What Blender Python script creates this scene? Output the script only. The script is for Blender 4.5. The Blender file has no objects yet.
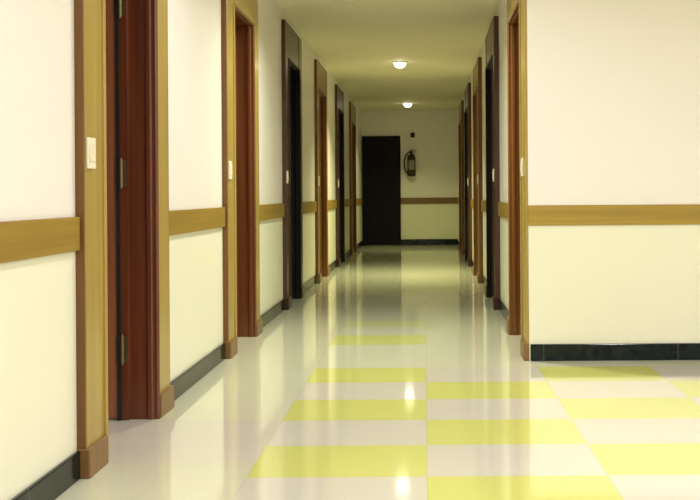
import bpy, bmesh, math, random
from mathutils import Vector
random.seed(3)
C = bpy.context.scene.collection
PI = math.pi

# ---------------------------------------------------------------- helpers
def obj(name, bm, mat=None, parent=None, smooth=False, bevel=0.0, seg=2):
    bmesh.ops.recalc_face_normals(bm, faces=bm.faces[:])
    me = bpy.data.meshes.new(name)
    bm.to_mesh(me); bm.free()
    if smooth:
        for p in me.polygons: p.use_smooth = True
    o = bpy.data.objects.new(name, me)
    C.objects.link(o)
    if mat: me.materials.append(mat)
    if parent: o.parent = parent
    if bevel:
        b = o.modifiers.new('Bevel', 'BEVEL'); b.width = bevel; b.segments = seg
        b.limit_method = 'ANGLE'; b.angle_limit = 0.6
    return o

def box(bm, x0, x1, y0, y1, z0, z1):
    x0, x1 = min(x0, x1), max(x0, x1)
    v = [bm.verts.new(p) for p in ((x0,y0,z0),(x1,y0,z0),(x1,y1,z0),(x0,y1,z0),
                                   (x0,y0,z1),(x1,y0,z1),(x1,y1,z1),(x0,y1,z1))]
    for f in ((0,3,2,1),(4,5,6,7),(0,1,5,4),(1,2,6,5),(2,3,7,6),(3,0,4,7)):
        bm.faces.new([v[i] for i in f])

def boxm(*boxes):
    bm = bmesh.new()
    for b in boxes: box(bm, *b)
    return bm

def lathe(bm, prof, n=32, axis='z', origin=(0,0,0)):
    """prof: list of (radius, height)"""
    rings = []
    for r, h in prof:
        ring = []
        for i in range(n):
            a = 2*PI*i/n
            if axis == 'z': p = (r*math.cos(a), r*math.sin(a), h)
            elif axis == 'y': p = (r*math.cos(a), h, r*math.sin(a))
            else: p = (h, r*math.cos(a), r*math.sin(a))
            ring.append(bm.verts.new(Vector(p)+Vector(origin)))
        rings.append(ring)
    for a, b in zip(rings, rings[1:]):
        for i in range(n):
            bm.faces.new((a[i], a[(i+1)%n], b[(i+1)%n], b[i]))
    if prof[0][0] > 1e-6: bm.faces.new(rings[0])
    if prof[-1][0] > 1e-6: bm.faces.new(rings[-1])
    bmesh.ops.remove_doubles(bm, verts=bm.verts[:], dist=1e-6)

def tube(bm, pts, r, n=10):
    pts = [Vector(p) for p in pts]
    rings = []
    prev = None
    for i, p in enumerate(pts):
        t = (pts[min(i+1, len(pts)-1)] - pts[max(i-1, 0)]).normalized()
        if prev is None:
            u = t.orthogonal().normalized()
        else:
            u = (prev - t*prev.dot(t)).normalized()
        prev = u
        w = t.cross(u)
        rings.append([bm.verts.new(p + u*r*math.cos(2*PI*k/n) + w*r*math.sin(2*PI*k/n)) for k in range(n)])
    for a, b in zip(rings, rings[1:]):
        for k in range(n):
            bm.faces.new((a[k], a[(k+1)%n], b[(k+1)%n], b[k]))
    bm.faces.new(rings[0]); bm.faces.new(rings[-1])

def tag(o, label=None, cat=None, group=None, kind=None):
    if label: o['label'] = label
    if cat: o['category'] = cat
    if group: o['group'] = group
    if kind: o['kind'] = kind
    return o

def empty(name, loc=(0,0,0), rz=0):
    o = bpy.data.objects.new(name, None); C.objects.link(o)
    o.location = loc; o.rotation_euler = (0,0,rz); o.empty_display_size = 0.1
    return o

# ---------------------------------------------------------------- materials
class NT:
    def __init__(s, name):
        s.m = bpy.data.materials.new(name); s.m.use_nodes = True
        s.t = s.m.node_tree; s.b = s.t.nodes['Principled BSDF']
    def n(s, typ, **kw):
        nd = s.t.nodes.new(typ)
        for k, v in kw.items(): setattr(nd, k, v)
        return nd
    def l(s, a, b): s.t.links.new(a, b)
    def math(s, op, a, b=None, c=None):
        nd = s.n('ShaderNodeMath', operation=op)
        for i, v in enumerate((a, b, c)):
            if v is None: continue
            if isinstance(v, (int, float)): nd.inputs[i].default_value = v
            else: s.l(v, nd.inputs[i])
        return nd.outputs[0]
    def mix(s, f, a, b):
        nd = s.n('ShaderNodeMix', data_type='RGBA')
        for sock, v in ((nd.inputs[0], f), (nd.inputs[6], a), (nd.inputs[7], b)):
            if isinstance(v, (int, float)): sock.default_value = v
            elif isinstance(v, tuple): sock.default_value = (*v, 1) if len(v) == 3 else v
            else: s.l(v, sock)
        return nd.outputs[2]

def plain(name, col, rough=0.5, metal=0.0, noise=0.06, scale=12, coat=0.0):
    k = NT(name)
    tc = k.n('ShaderNodeTexCoord')
    nz = k.n('ShaderNodeTexNoise'); nz.inputs['Scale'].default_value = scale; nz.inputs['Detail'].default_value = 3
    k.l(tc.outputs['Object'], nz.inputs['Vector'])
    a = tuple(c*(1-noise) for c in col); b = tuple(min(1, c*(1+noise)) for c in col)
    k.l(k.mix(nz.outputs['Fac'], a, b), k.b.inputs['Base Color'])
    k.b.inputs['Roughness'].default_value = rough
    k.b.inputs['Metallic'].default_value = metal
    k.b.inputs['Coat Weight'].default_value = coat
    k.b.inputs['Coat Roughness'].default_value = 0.12
    return k.m

def wood(name, dark, light, rough=0.3, coat=0.3, scale=1.0, axis=2):
    """long straight grain along the given axis of the object"""
    k = NT(name)
    tc = k.n('ShaderNodeTexCoord')
    mp = k.n('ShaderNodeMapping')
    sc = [38*scale]*3; sc[axis] = 1.1*scale
    mp.inputs['Scale'].default_value = sc
    k.l(tc.outputs['Object'], mp.inputs['Vector'])
    nz = k.n('ShaderNodeTexNoise'); nz.inputs['Scale'].default_value = 1.0
    nz.inputs['Detail'].default_value = 5; nz.inputs['Distortion'].default_value = 0.35
    k.l(mp.outputs['Vector'], nz.inputs['Vector'])
    rp = k.n('ShaderNodeValToRGB')
    rp.color_ramp.elements[0].position = 0.32; rp.color_ramp.elements[0].color = (*dark, 1)
    rp.color_ramp.elements[1].position = 0.68; rp.color_ramp.elements[1].color = (*light, 1)
    k.l(nz.outputs['Fac'], rp.inputs['Fac'])
    k.l(rp.outputs['Color'], k.b.inputs['Base Color'])
    k.b.inputs['Roughness'].default_value = rough
    k.b.inputs['Coat Weight'].default_value = coat
    k.b.inputs['Coat Roughness'].default_value = 0.15
    return k.m

def wall_paint(name, upper, lower, zsplit=0.87):
    k = NT(name)
    tc = k.n('ShaderNodeTexCoord')
    sp = k.n('ShaderNodeSeparateXYZ'); k.l(tc.outputs['Object'], sp.inputs[0])
    f = k.math('GREATER_THAN', sp.outputs['Z'], zsplit)
    nz = k.n('ShaderNodeTexNoise'); nz.inputs['Scale'].default_value = 1.3; nz.inputs['Detail'].default_value = 4
    k.l(tc.outputs['Object'], nz.inputs['Vector'])
    base = k.mix(f, lower, upper)
    k.l(k.mix(k.math('MULTIPLY', nz.outputs['Fac'], 0.06), base, (0.62,0.56,0.42)), k.b.inputs['Base Color'])
    k.b.inputs['Roughness'].default_value = 0.42
    bp = k.n('ShaderNodeBump'); bp.inputs['Strength'].default_value = 0.04; bp.inputs['Distance'].default_value = 0.002
    n2 = k.n('ShaderNodeTexNoise'); n2.inputs['Scale'].default_value = 60
    k.l(tc.outputs['Object'], n2.inputs['Vector'])
    k.l(n2.outputs['Fac'], bp.inputs['Height']); k.l(bp.outputs['Normal'], k.b.inputs['Normal'])
    return k.m

def floor_mat():
    k = NT('polished_floor_tile')
    tc = k.n('ShaderNodeTexCoord')
    sp = k.n('ShaderNodeSeparateXYZ'); k.l(tc.outputs['Object'], sp.inputs[0])
    x, y = sp.outputs['X'], sp.outputs['Y']
    W, D = 0.64, 0.444
    ix = k.math('FLOOR', k.math('DIVIDE', x, W))
    iy = k.math('FLOOR', k.math('DIVIDE', k.math('SUBTRACT', y, 3.54), D))
    par = k.math('FLOORED_MODULO', k.math('ADD', ix, iy), 2)          # 1 = yellow cell
    def rng(v, a, b): return k.math('MULTIPLY', k.math('GREATER_THAN', v, a), k.math('LESS_THAN', v, b))
    fieldA = rng(y, -2.0, 5.76); inX = k.math('GREATER_THAN', x, -W)
    check = k.math('MULTIPLY', k.math('MULTIPLY', par, fieldA), inX)
    # the right-hand half of the corridor stays plain past its last yellow tile
    lone = k.math('ADD', k.math('MULTIPLY', rng(y, 6.648, 7.092), 0.85), k.math('MULTIPLY', rng(y, 7.536, 7.98), 0.4))  # farther rows weaker, the floor's grazing sheen put into their yellow
    lone = k.math('MULTIPLY', lone, rng(x, -W, 0.0))
    yel = k.math('MINIMUM', k.math('ADD', check, lone), 1.0)
    # pale pinkish tiles in the chequered field and a patch before the first door; greenish beige elsewhere
    pale = k.math('MULTIPLY', fieldA, inX)
    door = k.math('MULTIPLY', rng(y, 3.745, 4.44), k.math('LESS_THAN', x, -W))
    pale = k.math('MINIMUM', k.math('ADD', pale, door), 1.0)
    base = k.mix(pale, (0.70,0.695,0.53), (0.70,0.665,0.57))
    nz = k.n('ShaderNodeTexNoise'); nz.inputs['Scale'].default_value = 3.0; nz.inputs['Detail'].default_value = 6
    k.l(tc.outputs['Object'], nz.inputs['Vector'])
    base = k.mix(k.math('MULTIPLY', nz.outputs['Fac'], 0.12), base, (0.5,0.48,0.38))
    yl = k.mix(nz.outputs['Fac'], (0.655,0.675,0.18), (0.70,0.715,0.23))
    col = k.mix(yel, base, yl)
    # fine joints
    fx = k.math('FRACT', k.math('DIVIDE', x, W)); fy = k.math('FRACT', k.math('DIVIDE', k.math('SUBTRACT', y, 3.54), D))
    jx = k.math('LESS_THAN', fx, 0.004); jy = k.math('LESS_THAN', fy, 0.006)
    j = k.math('MAXIMUM', jx, jy)
    col = k.mix(k.math('MULTIPLY', j, 0.35), col, (0.35,0.33,0.25))
    k.l(col, k.b.inputs['Base Color'])
    k.b.inputs['Roughness'].default_value = 0.085
    k.b.inputs['IOR'].default_value = 1.65
    k.b.inputs['Coat Weight'].default_value = 0.3
    k.b.inputs['Coat Roughness'].default_value = 0.05
    bp = k.n('ShaderNodeBump'); bp.inputs['Strength'].default_value = 0.05; bp.inputs['Distance'].default_value = 0.002
    n2 = k.n('ShaderNodeTexNoise'); n2.inputs['Scale'].default_value = 5
    k.l(tc.outputs['Object'], n2.inputs['Vector'])
    k.l(n2.outputs['Fac'], bp.inputs['Height']); k.l(bp.outputs['Normal'], k.b.inputs['Normal'])
    return k.m

def marble():
    k = NT('dark_green_marble')
    tc = k.n('ShaderNodeTexCoord')
    nz = k.n('ShaderNodeTexNoise'); nz.inputs['Scale'].default_value = 9; nz.inputs['Detail'].default_value = 9; nz.inputs['Distortion'].default_value = 1.2
    k.l(tc.outputs['Object'], nz.inputs['Vector'])
    rp = k.n('ShaderNodeValToRGB')
    rp.color_ramp.elements[0].position = 0.45; rp.color_ramp.elements[0].color = (0.002,0.006,0.007,1)
    rp.color_ramp.elements[1].position = 0.80; rp.color_ramp.elements[1].color = (0.014,0.024,0.022,1)
    k.l(nz.outputs['Fac'], rp.inputs['Fac'])
    sp = k.n('ShaderNodeSeparateXYZ'); k.l(tc.outputs['Object'], sp.inputs[0])      # slab joints
    fr = k.math('FRACT', k.math('DIVIDE', k.math('ADD', sp.outputs['Y'], k.math('SUBTRACT', sp.outputs['X'], 0.25)), 0.8))
    k.l(k.mix(k.math('LESS_THAN', fr, 0.008), rp.outputs['Color'], (0.05,0.055,0.045)), k.b.inputs['Base Color'])
    k.b.inputs['Roughness'].default_value = 0.14
    k.b.inputs['Specular IOR Level'].default_value = 0.25
    return k.m

def emit(name, col, strength):
    k = NT(name)
    k.b.inputs['Base Color'].default_value = (*col, 1)
    k.b.inputs['Emission Color'].default_value = (*col, 1)
    k.b.inputs['Emission Strength'].default_value = strength
    return k.m

M_wall = wall_paint('cream_wall_paint', (0.86,0.82,0.78), (0.84,0.825,0.66))
M_ceil = plain('ceiling_paint', (0.80,0.75,0.56), 0.7, noise=0.02, scale=2)
M_floor = floor_mat()
M_gold = wood('golden_oak_laminate', (0.34,0.235,0.050), (0.44,0.305,0.075), 0.3, 0.25)
M_railx = wood('golden_oak_rail_across', (0.31,0.20,0.026), (0.40,0.262,0.036), 0.32, 0.2, axis=0)
M_railshade = wood('golden_oak_rail_shaded', (0.16,0.095,0.022), (0.22,0.13,0.03), 0.4, 0.1, axis=0)  # rail wood darkened, the dimness of the end wall put into its colour
M_raily = wood('golden_oak_rail_along', (0.25,0.155,0.024), (0.33,0.21,0.033), 0.45, 0.0, axis=1)
M_raily.node_tree.nodes['Principled BSDF'].inputs['Specular IOR Level'].default_value = 0.3
M_plinth = wood('oak_plinth', (0.17,0.085,0.024), (0.24,0.125,0.038), 0.4, 0.1)
M_brown = wood('brown_oak_casing', (0.21,0.115,0.032), (0.28,0.16,0.048), 0.35, 0.15)
M_edge = wood('dark_brown_edge', (0.13,0.055,0.012), (0.19,0.08,0.018), 0.45, 0.0)  # darker than the casing faces it borders
M_ebedge = wood('ebony_edge', (0.045,0.014,0.010), (0.07,0.022,0.015), 0.4, 0.0)
M_mahog = wood('mahogany_frame', (0.105,0.022,0.009), (0.165,0.040,0.013), 0.28, 0.25)
M_sapele = wood('sapele_frame', (0.105,0.031,0.009), (0.155,0.048,0.013), 0.28, 0.25)
M_teak = wood('teak_frame', (0.135,0.050,0.010), (0.205,0.078,0.017), 0.28, 0.25)
M_leaf = wood('mahogany_leaf', (0.30,0.095,0.042), (0.40,0.14,0.06), 0.35, 0.2)
M_ebcas = wood('ebony_casing', (0.034,0.012,0.008), (0.052,0.019,0.012), 0.3, 0.0)
M_ebcas.node_tree.nodes['Principled BSDF'].inputs['Specular IOR Level'].default_value = 0.3
M_eb = wood('ebony_frame', (0.004,0.003,0.004), (0.007,0.005,0.006), 0.45, 0.0)
M_eb.node_tree.nodes['Principled BSDF'].inputs['Specular IOR Level'].default_value = 0.25
M_enddoor = wood('blackened_door', (0.004,0.003,0.007), (0.006,0.004,0.010), 0.6, 0.0)
M_enddoor.node_tree.nodes['Principled BSDF'].inputs['Specular IOR Level'].default_value = 0.2
M_marble = marble()
M_steel = plain('aged_steel', (0.22,0.16,0.10), 0.38, 0.9)
M_brass = plain('brushed_brass', (0.5,0.36,0.15), 0.3, 1.0)
M_plate = plain('ivory_plastic', (0.82,0.76,0.58), 0.35, noise=0.02)
M_white = plain('white_enamel', (0.75,0.72,0.64), 0.4, noise=0.02)
M_lens = emit('lamp_lens', (1.0,0.96,0.72), 11)
M_red = plain('extinguisher_red', (0.034,0.007,0.005), 0.3, coat=0.3)
M_black = plain('gap_shade_black', (0.012,0.011,0.010), 0.5)
M_label = plain('paper_label', (0.28,0.245,0.21), 0.6)
M_dark = plain('dark_plastic', (0.03,0.018,0.014), 0.45)

# ---------------------------------------------------------------- dimensions (metres)
XL, XR = -1.240, 0.643         # corridor wall faces
FL, FR = -1.207, 0.600         # casing faces
H = 2.628                      # ceiling
YE = 19.6                      # end wall
YF = 5.975                     # lobby-side face of the wall on the right
HEAD, CAS = 2.20, 2.515        # opening head / top of the casing
FAR = [4.48 + 2.575*i for i in range(6)]   # far jamb of each door
OPL, OPR = 0.72, 0.85
T = 0.20                       # wall thickness

# ---------------------------------------------------------------- shell
o = obj('floor', boxm((-3.4, 4.7, -3.2, YE+0.2, -0.1, 0)), M_floor)
tag(o, 'glossy beige tile floor with a chequer of yellow tiles', 'floor', kind='structure')
o = obj('ceiling', boxm((-3.4, 4.7, -3.2, YE+0.2, H, H+0.1)), M_ceil)
tag(o, 'plain cream ceiling over the corridor with round downlights', 'ceiling', kind='structure')

def side_wall(name, xa, xb, ystart, op, label):
    bs = []; y = ystart
    for f in (FAR if ystart < 0 else FAR[1:]):
        a, b = f-op, f
        bs.append((xa, xb, y, a, 0, H)); bs.append((xa, xb, a, b, HEAD, H)); y = b
    bs.append((xa, xb, y, YE, 0, H))
    o = obj(name, boxm(*bs), M_wall)
    tag(o, label, 'wall', kind='structure')
side_wall('wall_left', XL-T, XL, -3.0, OPL, 'long cream wall on the left broken by six doorways')
side_wall('wall_right', XR, XR+T, YF+0.02, OPR, 'cream corridor wall on the right seen at a glancing angle')
o = obj('wall_front', boxm((XR-0.027, 4.5, YF-0.006, YF+0.02, 0, H), (XR+T, 4.5, YF+0.02, YF+T, 0, H)), M_wall)
tag(o, 'broad bright cream wall on the right facing the lobby', 'wall', kind='structure')
o = obj('wall_end', boxm((XL-T, XR+T, YE, YE+0.15, 0, H)), M_wall)
tag(o, 'dim cream wall closing the far end of the corridor', 'wall', kind='structure')
o = obj('wall_back', boxm((-1.435, 4.5, -3.15, -3.0, 0, H)), M_wall); tag(o, 'cream lobby wall behind the viewer', 'wall', kind='structure')
o = obj('wall_lobby', boxm((4.5, 4.65, -3.15, YF+T, 0, H)), M_wall); tag(o, 'cream lobby wall far off to the right', 'wall', kind='structure')
o = obj('wall_room', boxm((-3.35, -3.2, 2.3, 5.9, 0, H), (-3.2, XL-T, 2.3, 2.45, 0, H), (-3.2, XL-T, 5.75, 5.9, 0, H)), M_wall)
tag(o, 'cream walls of the dark room behind the open first door', 'wall', kind='structure')

# ---------------------------------------------------------------- doors
def sweep(bm, prof, y0, y1, head, X, sgn):
    """door-frame profile (u towards the opening centre, v into the wall) swept round the opening."""
    rows = []
    for u, v in prof:
        x = X + sgn*v
        rows.append([bm.verts.new(p) for p in ((x, y0+u, 0.0), (x, y0+u, head-u), (x, y1-u, head-u), (x, y1-u, 0.0))])
    n = len(rows)
    for i in range(n):
        a, b = rows[i], rows[(i+1) % n]
        for k in range(3):
            f = bm.faces.new((a[k], a[k+1], b[k+1], b[k]))
            if k == 0 and i < 6: f.material_index = 1      # the lipping of the near jamb is the casing's own wood
    bm.faces.new([r[0] for r in rows]); bm.faces.new([r[3] for r in rows])

PROF = [(-0.016, 0.0), (-0.016,-0.006), (-0.012,-0.011), (-0.004,-0.012), (0.003,-0.009), (0.007,-0.003),
        (0.005,0.004), (0.005,0.014), (0.012,0.020), (0.012,0.036), (0.006,0.042),
        (0.002,0.048), (0.002,0.118), (0.022,0.120), (0.022,0.152), (-0.004,0.152), (-0.004,0.0)]

def door(n, side, far, op, woody, label, fm, opened=False, plinths=True):
    sgn = -1 if side == 'L' else 1
    Xw, Xf = (XL, FL) if side == 'L' else (XR, FR)
    y0, y1 = far-op, far
    cn = y0-0.205 if side == 'L' else y0-0.175
    corner = side == 'R' and cn < YF+0.2
    if corner: cn = YF+0.001
    cf = y1+0.23 if side == 'L' else y1+0.18
    mc, mf, ml = (M_gold if far < 8 else M_brown, fm, M_leaf if opened else fm) if woody else (M_ebcas, M_eb, M_eb)
    root = empty('door_%d' % n, (Xw, (y0+y1)/2, 0))
    tag(root, label, 'door', kind='structure')
    def put(name, bm, mat, parent=root, **kw):
        bm.transform(__import__('mathutils').Matrix.Translation((-Xw, -(y0+y1)/2, 0)))
        return obj(name, bm, mat, parent, **kw)
    put('casing', boxm((Xw, Xf, cn, y0-0.003, 0, CAS)), mc, bevel=0.004)
    put('casing', boxm((Xw, Xf, y1+0.003, cf, 0, CAS)), mc, bevel=0.004)
    put('header_panel', boxm((Xw, Xf-sgn*-0.003, y0-0.003, y1+0.003, HEAD+0.003, CAS)), mc, bevel=0.004)
    # thin edge bead around the outside of the casing
    xe = Xf + sgn*0.002
    es = [(Xw, xe, cf, cf+0.012, 0, CAS+0.012), (Xw, xe, cn, cf, CAS, CAS+0.012)]
    if not corner: es.append((Xw, xe, cn-0.012, cn, 0, CAS+0.012))
    eb = boxm(*es)
    put('edge_strip', eb, M_edge if woody else M_ebedge, bevel=0.002)
    xp = Xf - sgn*0.017
    put('plinth', boxm((Xw, xp, cn-(0.006 if corner else 0.018), y0-0.017, 0, 0.105)), M_plinth if woody else M_ebcas, bevel=0.005)
    put('plinth', boxm((Xw, xp, y1+0.017, cf+0.018, 0, 0.105)), M_plinth if woody else M_ebcas, bevel=0.005)
    bm = bmesh.new(); sweep(bm, PROF, y0, y1, HEAD, Xf, sgn)
    fr = put('frame', bm, mf); fr.data.materials.append(mc)
    # leaf, panelled
    w = op-0.016; hh = HEAD-0.014; th = 0.04
    def leaf_bm():
        bm = bmesh.new()
        box(bm, 0, w, -th/2+0.006, th/2-0.006, 0, hh)
        st = 0.11
        for s in (-1, 1):
            ya, yb = (th/2-0.006, th/2) if s > 0 else (-th/2, -th/2+0.006)
            for b in ((0, st, 0, hh), (w-st, w, 0, hh), (st, w-st, 0, 0.2), (st, w-st, hh-st, hh),
                      (st, w-st, 0.88, 1.03), (w/2-0.05, w/2+0.05, 0.2, 0.88), (w/2-0.05, w/2+0.05, 1.03, hh-st)):
                box(bm, b[0], b[1], ya, yb, b[2], b[3])
        return bm
    lf = put('leaf', boxm((0,0.01,0,0.01,0,0.01)), ml)
    me = lf.data; bm = leaf_bm(); bmesh.ops.recalc_face_normals(bm, faces=bm.faces[:]); bm.to_mesh(me); bm.free()
    if opened:        # hinged on the far jamb, swung ninety degrees into the room
        lf.location = (Xf + sgn*0.169 - Xw, y1-0.001 - (y0+y1)/2, 0.010)
        lf.rotation_euler = (0, 0, PI if sgn < 0 else 0)
    else:
        lf.location = (Xf + sgn*0.175 - Xw, y0+0.008 - (y0+y1)/2, 0.006)
        lf.rotation_euler = (0, 0, PI/2)
    # lever handle on both faces (free edge of the leaf)
    hb = bmesh.new()
    hx = w-0.06 if opened else 0.06
    d = -1 if opened else 1
    for s in (-1, 1):
        box(hb, hx-0.022, hx+0.022, s*th/2-0.004, s*th/2+0.004, 0.93, 1.13)
        tube(hb, [(hx, s*th/2, 1.05), (hx, s*(th/2+0.045), 1.05)], 0.009)
        tube(hb, [(hx-0.005, s*(th/2+0.045), 1.05), (hx+d*0.11, s*(th/2+0.045), 1.05)], 0.009)
    h = obj('handle', hb, M_brass, lf, bevel=0.001); h['label'] = 'brass lever handle'
    if opened:
        put('gap_shade', boxm((Xf+sgn*0.152, Xf+sgn*0.168, y1-0.03, y1, 0.0, HEAD-0.02)), M_black)['label'] = 'black strip painting in the shade of the hinge gap'  # black strip added as the shade in the gap beside the leaf
        for z in (1.86, 1.10, 0.315):
            b = bmesh.new()
            xh = Xf + sgn*0.146
            for k in range(5):
                lathe(b, [(0.0085, z-0.06+k*0.0245), (0.0085, z-0.06+k*0.0245+0.0225)], 12, 'z', (xh, y1-0.028, 0))
            lathe(b, [(0.0, z-0.07), (0.006, z-0.066), (0.006, z+0.068), (0.0, z+0.072)], 12, 'z', (xh, y1-0.028, 0))
            box(b, xh-0.028, xh-0.004, y1-0.0265, y1-0.0225, z-0.058, z+0.060)
            box(b, xh+0.003, xh+0.022, y1-0.0265, y1-0.0225, z-0.058, z+0.060)
            hg = put('hinge', b, M_steel); hg['label'] = 'aged metal butt hinge'
    return root

LL = ['wide open mahogany door in golden casing, nearest doorway on the left',
      'mahogany door in golden casing, second doorway on the left',
      'near-black door frame on the left, the nearer of the two dark ones there',
      'mahogany door in brown casing, fourth doorway along the left wall',
      'near-black door frame on the left, the farther of the two dark ones there',
      'mahogany door in brown casing, last doorway on the left before the end wall']
LR = ['orange-brown wooden door beside the bright lobby wall corner on the right',
      'near-black door frame on the right just past the first orange-brown door',
      'brown wooden door on the right, third from the lobby wall corner',
      'dark door frame on the right, fourth from the lobby wall corner',
      'brown wooden door on the right, nearest the end wall']
WL = [1,1,0,1,0,1]; WR = [1,0,1,0,1]
for i, f in enumerate(FAR):
    door(i+1, 'L', f, OPL, WL[i], LL[i], (M_mahog, M_sapele, None, M_teak, None, M_teak)[i], opened=(i == 0))
for i, f in enumerate(FAR[1:]):
    door(i+7, 'R', f, OPR, WR[i], LR[i], M_teak)

# end door: black panelled leaf with its frame, against the left corner of the end wall
ex0, ex1, eh = XL+0.012, -0.475, 2.14
root = empty('door_12', ((ex0+ex1)/2, YE, 0)); tag(root, 'closed almost black panelled door in the end wall', 'door', kind='structure')
def eput(name, boxes, mat, parent=root, **kw):
    cx = (ex0+ex1)/2
    return obj(name, boxm(*[(a-cx, b-cx, c-YE, d-YE, e, f) for a,b,c,d,e,f in boxes]), mat, parent, **kw)
eput('frame', [(ex0, ex0+0.06, YE-0.035, YE, 0, eh), (ex1-0.06, ex1, YE-0.035, YE, 0, eh), (ex0+0.06, ex1-0.06, YE-0.035, YE, eh-0.06, eh)], M_enddoor, bevel=0.006)
a, b = ex0+0.063, ex1-0.063; w = b-a
bx = [(a, b, YE-0.014, YE, 0.005, eh-0.063)]
for q in ((a, a+0.1, 0.005, eh-0.063), (b-0.1, b, 0.005, eh-0.063), (a+0.1, b-0.1, 0.005, 0.2), (a+0.1, b-0.1, eh-0.18, eh-0.063),
          (a+0.1, b-0.1, 0.84, 0.96), ((a+b)/2-0.05, (a+b)/2+0.05, 0.2, 0.84), ((a+b)/2-0.05, (a+b)/2+0.05, 0.96, eh-0.18)):
    bx.append((q[0], q[1], YE-0.026, YE-0.014, q[2], q[3]))
for pz0, pz1 in ((0.25, 0.79), (1.01, eh-0.23)):
    for pa, pb in ((a+0.13, (a+b)/2-0.08), ((a+b)/2+0.08, b-0.13)):
        bx.append((pa, pb, YE-0.021, YE-0.014, pz0, pz1))
lf = eput('leaf', bx, M_enddoor, bevel=0.003)
hb = bmesh.new(); lathe(hb, [(0.0,-0.085),(0.018,-0.08),(0.026,-0.065),(0.02,-0.05),(0.010,-0.045),(0.010,-0.026)], 20, 'y', (b-0.05-(ex0+ex1)/2, 0, 1.0))
obj('knob', hb, M_eb, lf, smooth=True)

# ---------------------------------------------------------------- baseboards and chair rails
def gaps(side):
    """wall runs between the door casings"""
    out = []; op = OPL if side == 'L' else OPR
    y = -3.0 if side == 'L' else YF
    for i, f in enumerate(FAR if side == 'L' else FAR[1:]):
        cn = f-op-(0.205 if side == 'L' else 0.175)-0.012
        if cn-y > 0.05: out.append((y, cn))
        y = f+(0.23 if side == 'L' else 0.18)+0.012
    out.append((y, YE)); return out

tn = [1]
def rail(b, mat, label):
    o = obj('trim_%d' % tn[0], boxm(b), mat, bevel=0.004); tn[0] += 1
    tag(o, label, 'chair rail', kind='structure')
def base(name, b, label):
    o = obj(name, boxm(b), M_marble, bevel=0.004); tag(o, label, 'baseboard', kind='structure')
wl = ['before the first door', 'between the first and second doors', 'between the second and third doors', 'between the third and fourth doors',
      'between the fourth and fifth doors', 'between the fifth and sixth doors', 'past the last door']
for i, (a, b) in enumerate(gaps('L')):
    rail((XL, XL+0.018, a, b, 0.808, 0.928), M_raily, 'golden wooden chair rail on the left wall ' + wl[i])
    base('baseboard_left', (XL, XL+0.016, a, b-0.006, 0, 0.10), 'dark stone baseboard along the left wall ' + wl[i])
for i, (a, b) in enumerate(gaps('R')):
    rail((XR, XR-0.018, a, b, 0.808, 0.928), M_raily, 'wooden chair rail on the right corridor wall ' + wl[i+1])
    base('baseboard_right', (XR, XR-0.016, a, b-0.006, 0, 0.10), 'dark stone baseboard on the right corridor wall ' + wl[i+1])
rail((XR-0.028, 4.5, YF-0.018, YF, 0.808, 0.928), M_railx, 'golden wooden chair rail across the bright lobby wall')
base('baseboard_front', (XR-0.02, 4.5, YF-0.022, YF, 0, 0.10), 'black-green stone baseboard under the bright lobby wall')
rail((ex1, XR-0.018, YE-0.018, YE, 0.808, 0.928), M_railshade, 'wooden chair rail across the end wall, shade put into its colour')
base('baseboard_end', (ex1+0.002, XR-0.016, YE-0.016, YE, 0, 0.115), 'black stone baseboard under the end wall beside the door')

# ---------------------------------------------------------------- light switches
def switch_proto(label):
    r = empty('light_switch'); tag(r, label, 'light switch', 'ivory light switches along the corridor')
    obj('plate', boxm((0, 0.009, -0.042, 0.042, -0.056, 0.056)), M_plate, r, bevel=0.003)
    for k in (-1, 1):
        obj('rocker', boxm((0.009, 0.0125, k*0.017-0.014, k*0.017+0.014, -0.03, 0.03)), M_plate, r, bevel=0.0015)
    return r
proto = None
def add_switch(x, y, z, rz, label):
    global proto
    if proto is None:
        proto = r = switch_proto(label)
    else:
        r = proto.copy(); C.objects.link(r); r['label'] = label
        for ch in proto.children:
            c = ch.copy(); C.objects.link(c); c.parent = r
    r.location = (x, y, z); r.rotation_euler = (0,0,rz)
sl = ['ivory light switch on the casing of the open door, largest of all',
      'ivory light switch on the casing of the second left doorway',
      'ivory light switch on the nearer dark door casing on the left',
      'ivory light switch on the casing of the fourth left doorway',
      'ivory light switch on the farther dark door casing on the left']
for i in range(5):
    f = FAR[i]; add_switch(FL, f-OPL-0.157, 1.155, 0, sl[i])
add_switch(XL, 19.1, 1.33, 0, 'ivory light switch on the left wall beside the end door')
sr = ['ivory light switch on the orange-brown door casing beside the lobby wall corner',
      'ivory light switch on the near-black door casing on the right',
      'ivory light switch on the third door casing on the right',
      'ivory light switch on the fourth door casing on the right']
for i in range(4):
    f = FAR[i+1]; add_switch(FR, f-OPR-0.09, 1.16, PI, sr[i])

# ---------------------------------------------------------------- fire extinguisher on the end wall
ex = empty('fire_extinguisher', (-0.262, YE-0.088, 1.345)); ex.scale = (1.08, 1.08, 1.08)
tag(ex, 'dark red fire extinguisher with a looped black hose on the end wall', 'fire extinguisher')
bm = bmesh.new()
lathe(bm, [(0.0,0.004),(0.06,0.0),(0.072,0.008),(0.075,0.02),(0.075,0.33),(0.070,0.36),(0.055,0.385),(0.035,0.40),(0.022,0.405),(0.020,0.425),(0.0,0.425)], 32)
body = obj('cylinder', bm, M_red, ex, smooth=True)
bm = bmesh.new(); n = 16
pr = []
for zz in (0.12, 0.29):
    pr.append([bm.verts.new((0.0765*math.sin(a), -0.0765*math.cos(a), zz)) for a in [(-0.75+1.5*i/n) for i in range(n+1)]])
for i in range(n): bm.faces.new((pr[0][i], pr[0][i+1], pr[1][i+1], pr[1][i]))
obj('sticker', bm, M_label, body, smooth=True)['label'] = 'pale paper instruction sticker'
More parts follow.
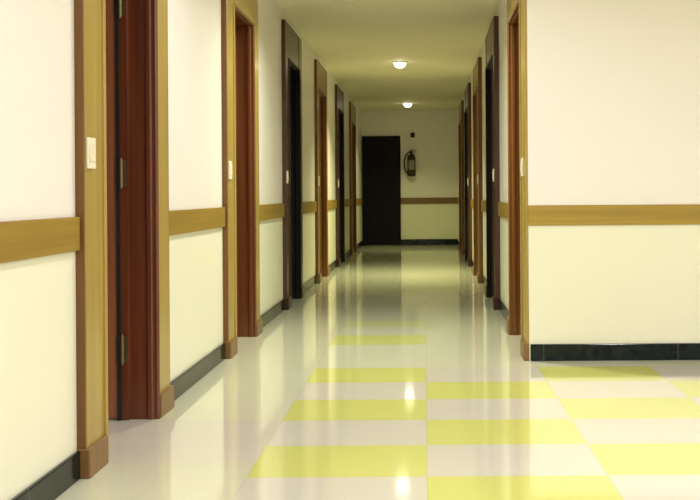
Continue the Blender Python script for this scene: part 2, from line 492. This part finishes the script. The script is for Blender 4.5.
bm = bmesh.new(); lathe(bm, [(0.024,0.42),(0.026,0.43),(0.026,0.455),(0.016,0.47),(0.0,0.472)], 20)
lathe(bm, [(0.0,-0.052),(0.016,-0.05),(0.018,-0.035),(0.018,-0.024)], 16, 'y', (0,0,0.443))
valve = obj('valve', bm, M_black, ex, smooth=True)
bm = bmesh.new()
box(bm, -0.012, 0.095, -0.012, 0.012, 0.470, 0.476); box(bm, -0.012, 0.095, -0.011, 0.011, 0.440, 0.446)
box(bm, -0.014, -0.006, -0.010, 0.010, 0.440, 0.476)
obj('lever', bm, M_black, ex, bevel=0.002)
bm = bmesh.new()
hp = []
for k in range(25):
    t = k/24
    a = PI*(0.5 + t*0.98)
    hp.append((-0.02 + 0.108*math.cos(a)*1.0, -0.035, 0.235 + 0.205*math.sin(a)))
hp = [(-0.005, -0.02, 0.440)] + hp + [(-0.045, -0.06, 0.03)]
tube(bm, hp, 0.014, 10)
obj('hose', bm, M_black, ex, smooth=True)
bm = bmesh.new()
lathe(bm, [(0.0785,0.075),(0.0785,0.10)], 32); box(bm, -0.025, 0.025, 0.07, 0.085, 0.05, 0.36)
obj('bracket', bm, M_dark, ex)

jb = empty('alarm_sounder', (-0.235, YE+0.003, 2.155)); tag(jb, 'small dark square box high on the end wall above the extinguisher', 'alarm')
obj('housing', boxm((-0.04, 0.04, -0.04, 0, -0.048, 0.048)), M_dark, jb, bevel=0.008)
bm = bmesh.new(); lathe(bm, [(0.0,-0.056),(0.02,-0.054),(0.027,-0.046),(0.028,-0.038)], 24, 'y'); obj('grille', bm, M_black, jb, smooth=True)

# ---------------------------------------------------------------- downlights
def lamp(o, energy, col, size, spread):
    L = bpy.data.lights.new('lamp', 'AREA'); L.shape = 'DISK'; L.size = size; L.energy = energy; L.color = col; L.spread = spread
    l = bpy.data.objects.new('lamp', L); C.objects.link(l); l.parent = o; l.location = (0,0,-0.076)
dproto = None
def downlight(x, y, label, energy, col, size=0.13, group='round ceiling downlights', spread=math.radians(118)):
    global dproto
    if dproto is None:
        r = empty('downlight'); dproto = r
        bm = bmesh.new(); lathe(bm, [(0.072,0.0),(0.105,0.0),(0.105,-0.006),(0.095,-0.013),(0.078,-0.014),(0.072,-0.008)], 40)
        obj('trim_ring', bm, M_white, r, smooth=True)
        bm = bmesh.new(); lathe(bm, [(0.073,-0.004),(0.073,-0.018),(0.067,-0.040),(0.052,-0.058),(0.030,-0.068),(0.0,-0.072)], 40)
        obj('lens', bm, M_lens, r, smooth=True)['label'] = 'glowing frosted globe'
    else:
        r = dproto.copy(); C.objects.link(r)
        for ch in dproto.children:
            if ch.type != 'MESH': continue
            c = ch.copy(); C.objects.link(c); c.parent = r
    r.location = (x, y, H); tag(r, label, 'ceiling light', group)
    lamp(r, energy, col, size, spread)
WARM = (1.0, 1.0, 0.55); LOB_FILL = (0.975, 0.955, 1.05); MID = (0.96, 1.0, 0.78)
CX = -0.30
downlight(CX, 12.33, 'nearer glowing round downlight in the corridor ceiling', 50, WARM)
downlight(CX, 17.90, 'farther glowing round downlight before the end wall', 13, (1.0, 1.0, 0.48))
downlight(CX, 6.74, 'round downlight over the corridor mouth between the second doors', 46, MID, spread=math.radians(150))
for (x, y, e) in ((-0.1, 4.6, 22), (-0.1, 1.9, 18), (-0.1, -1.0, 20), (1.9, 2.5, 43), (1.9, 0.0, 33), (3.8, 2.8, 40), (3.8, 0.2, 28)):  # unseen lamps added to light the lobby and the near walls
    downlight(x, y, 'added unseen downlight that lights the lobby', e, LOB_FILL, 0.2, 'added lobby lights', math.radians(175))

# ---------------------------------------------------------------- world, camera, view
w = bpy.data.worlds.new('World'); bpy.context.scene.world = w; w.use_nodes = True
w.node_tree.nodes['Background'].inputs[0].default_value = (0.9, 0.85, 0.7, 1)
w.node_tree.nodes['Background'].inputs[1].default_value = 0.05

cam = bpy.data.cameras.new('camera'); co = bpy.data.objects.new('camera', cam); C.objects.link(co)
cam.sensor_fit = 'HORIZONTAL'; cam.sensor_width = 36; cam.lens = 36*1000/700
cam.shift_x = -75/700; cam.shift_y = -56/700
from mathutils import Matrix
co.matrix_world = Matrix.Translation((0,0,1.0)) @ Matrix.Rotation(PI/2, 4, 'X') @ Matrix.Rotation(math.radians(-0.38), 4, 'Z')
cam.clip_start = 0.05
s = bpy.context.scene
s.camera = co
s.view_settings.view_transform = 'Standard'; s.view_settings.look = 'None'
s.view_settings.exposure = 0.02; s.view_settings.gamma = 1.0; s.view_settings.use_curve_mapping = False
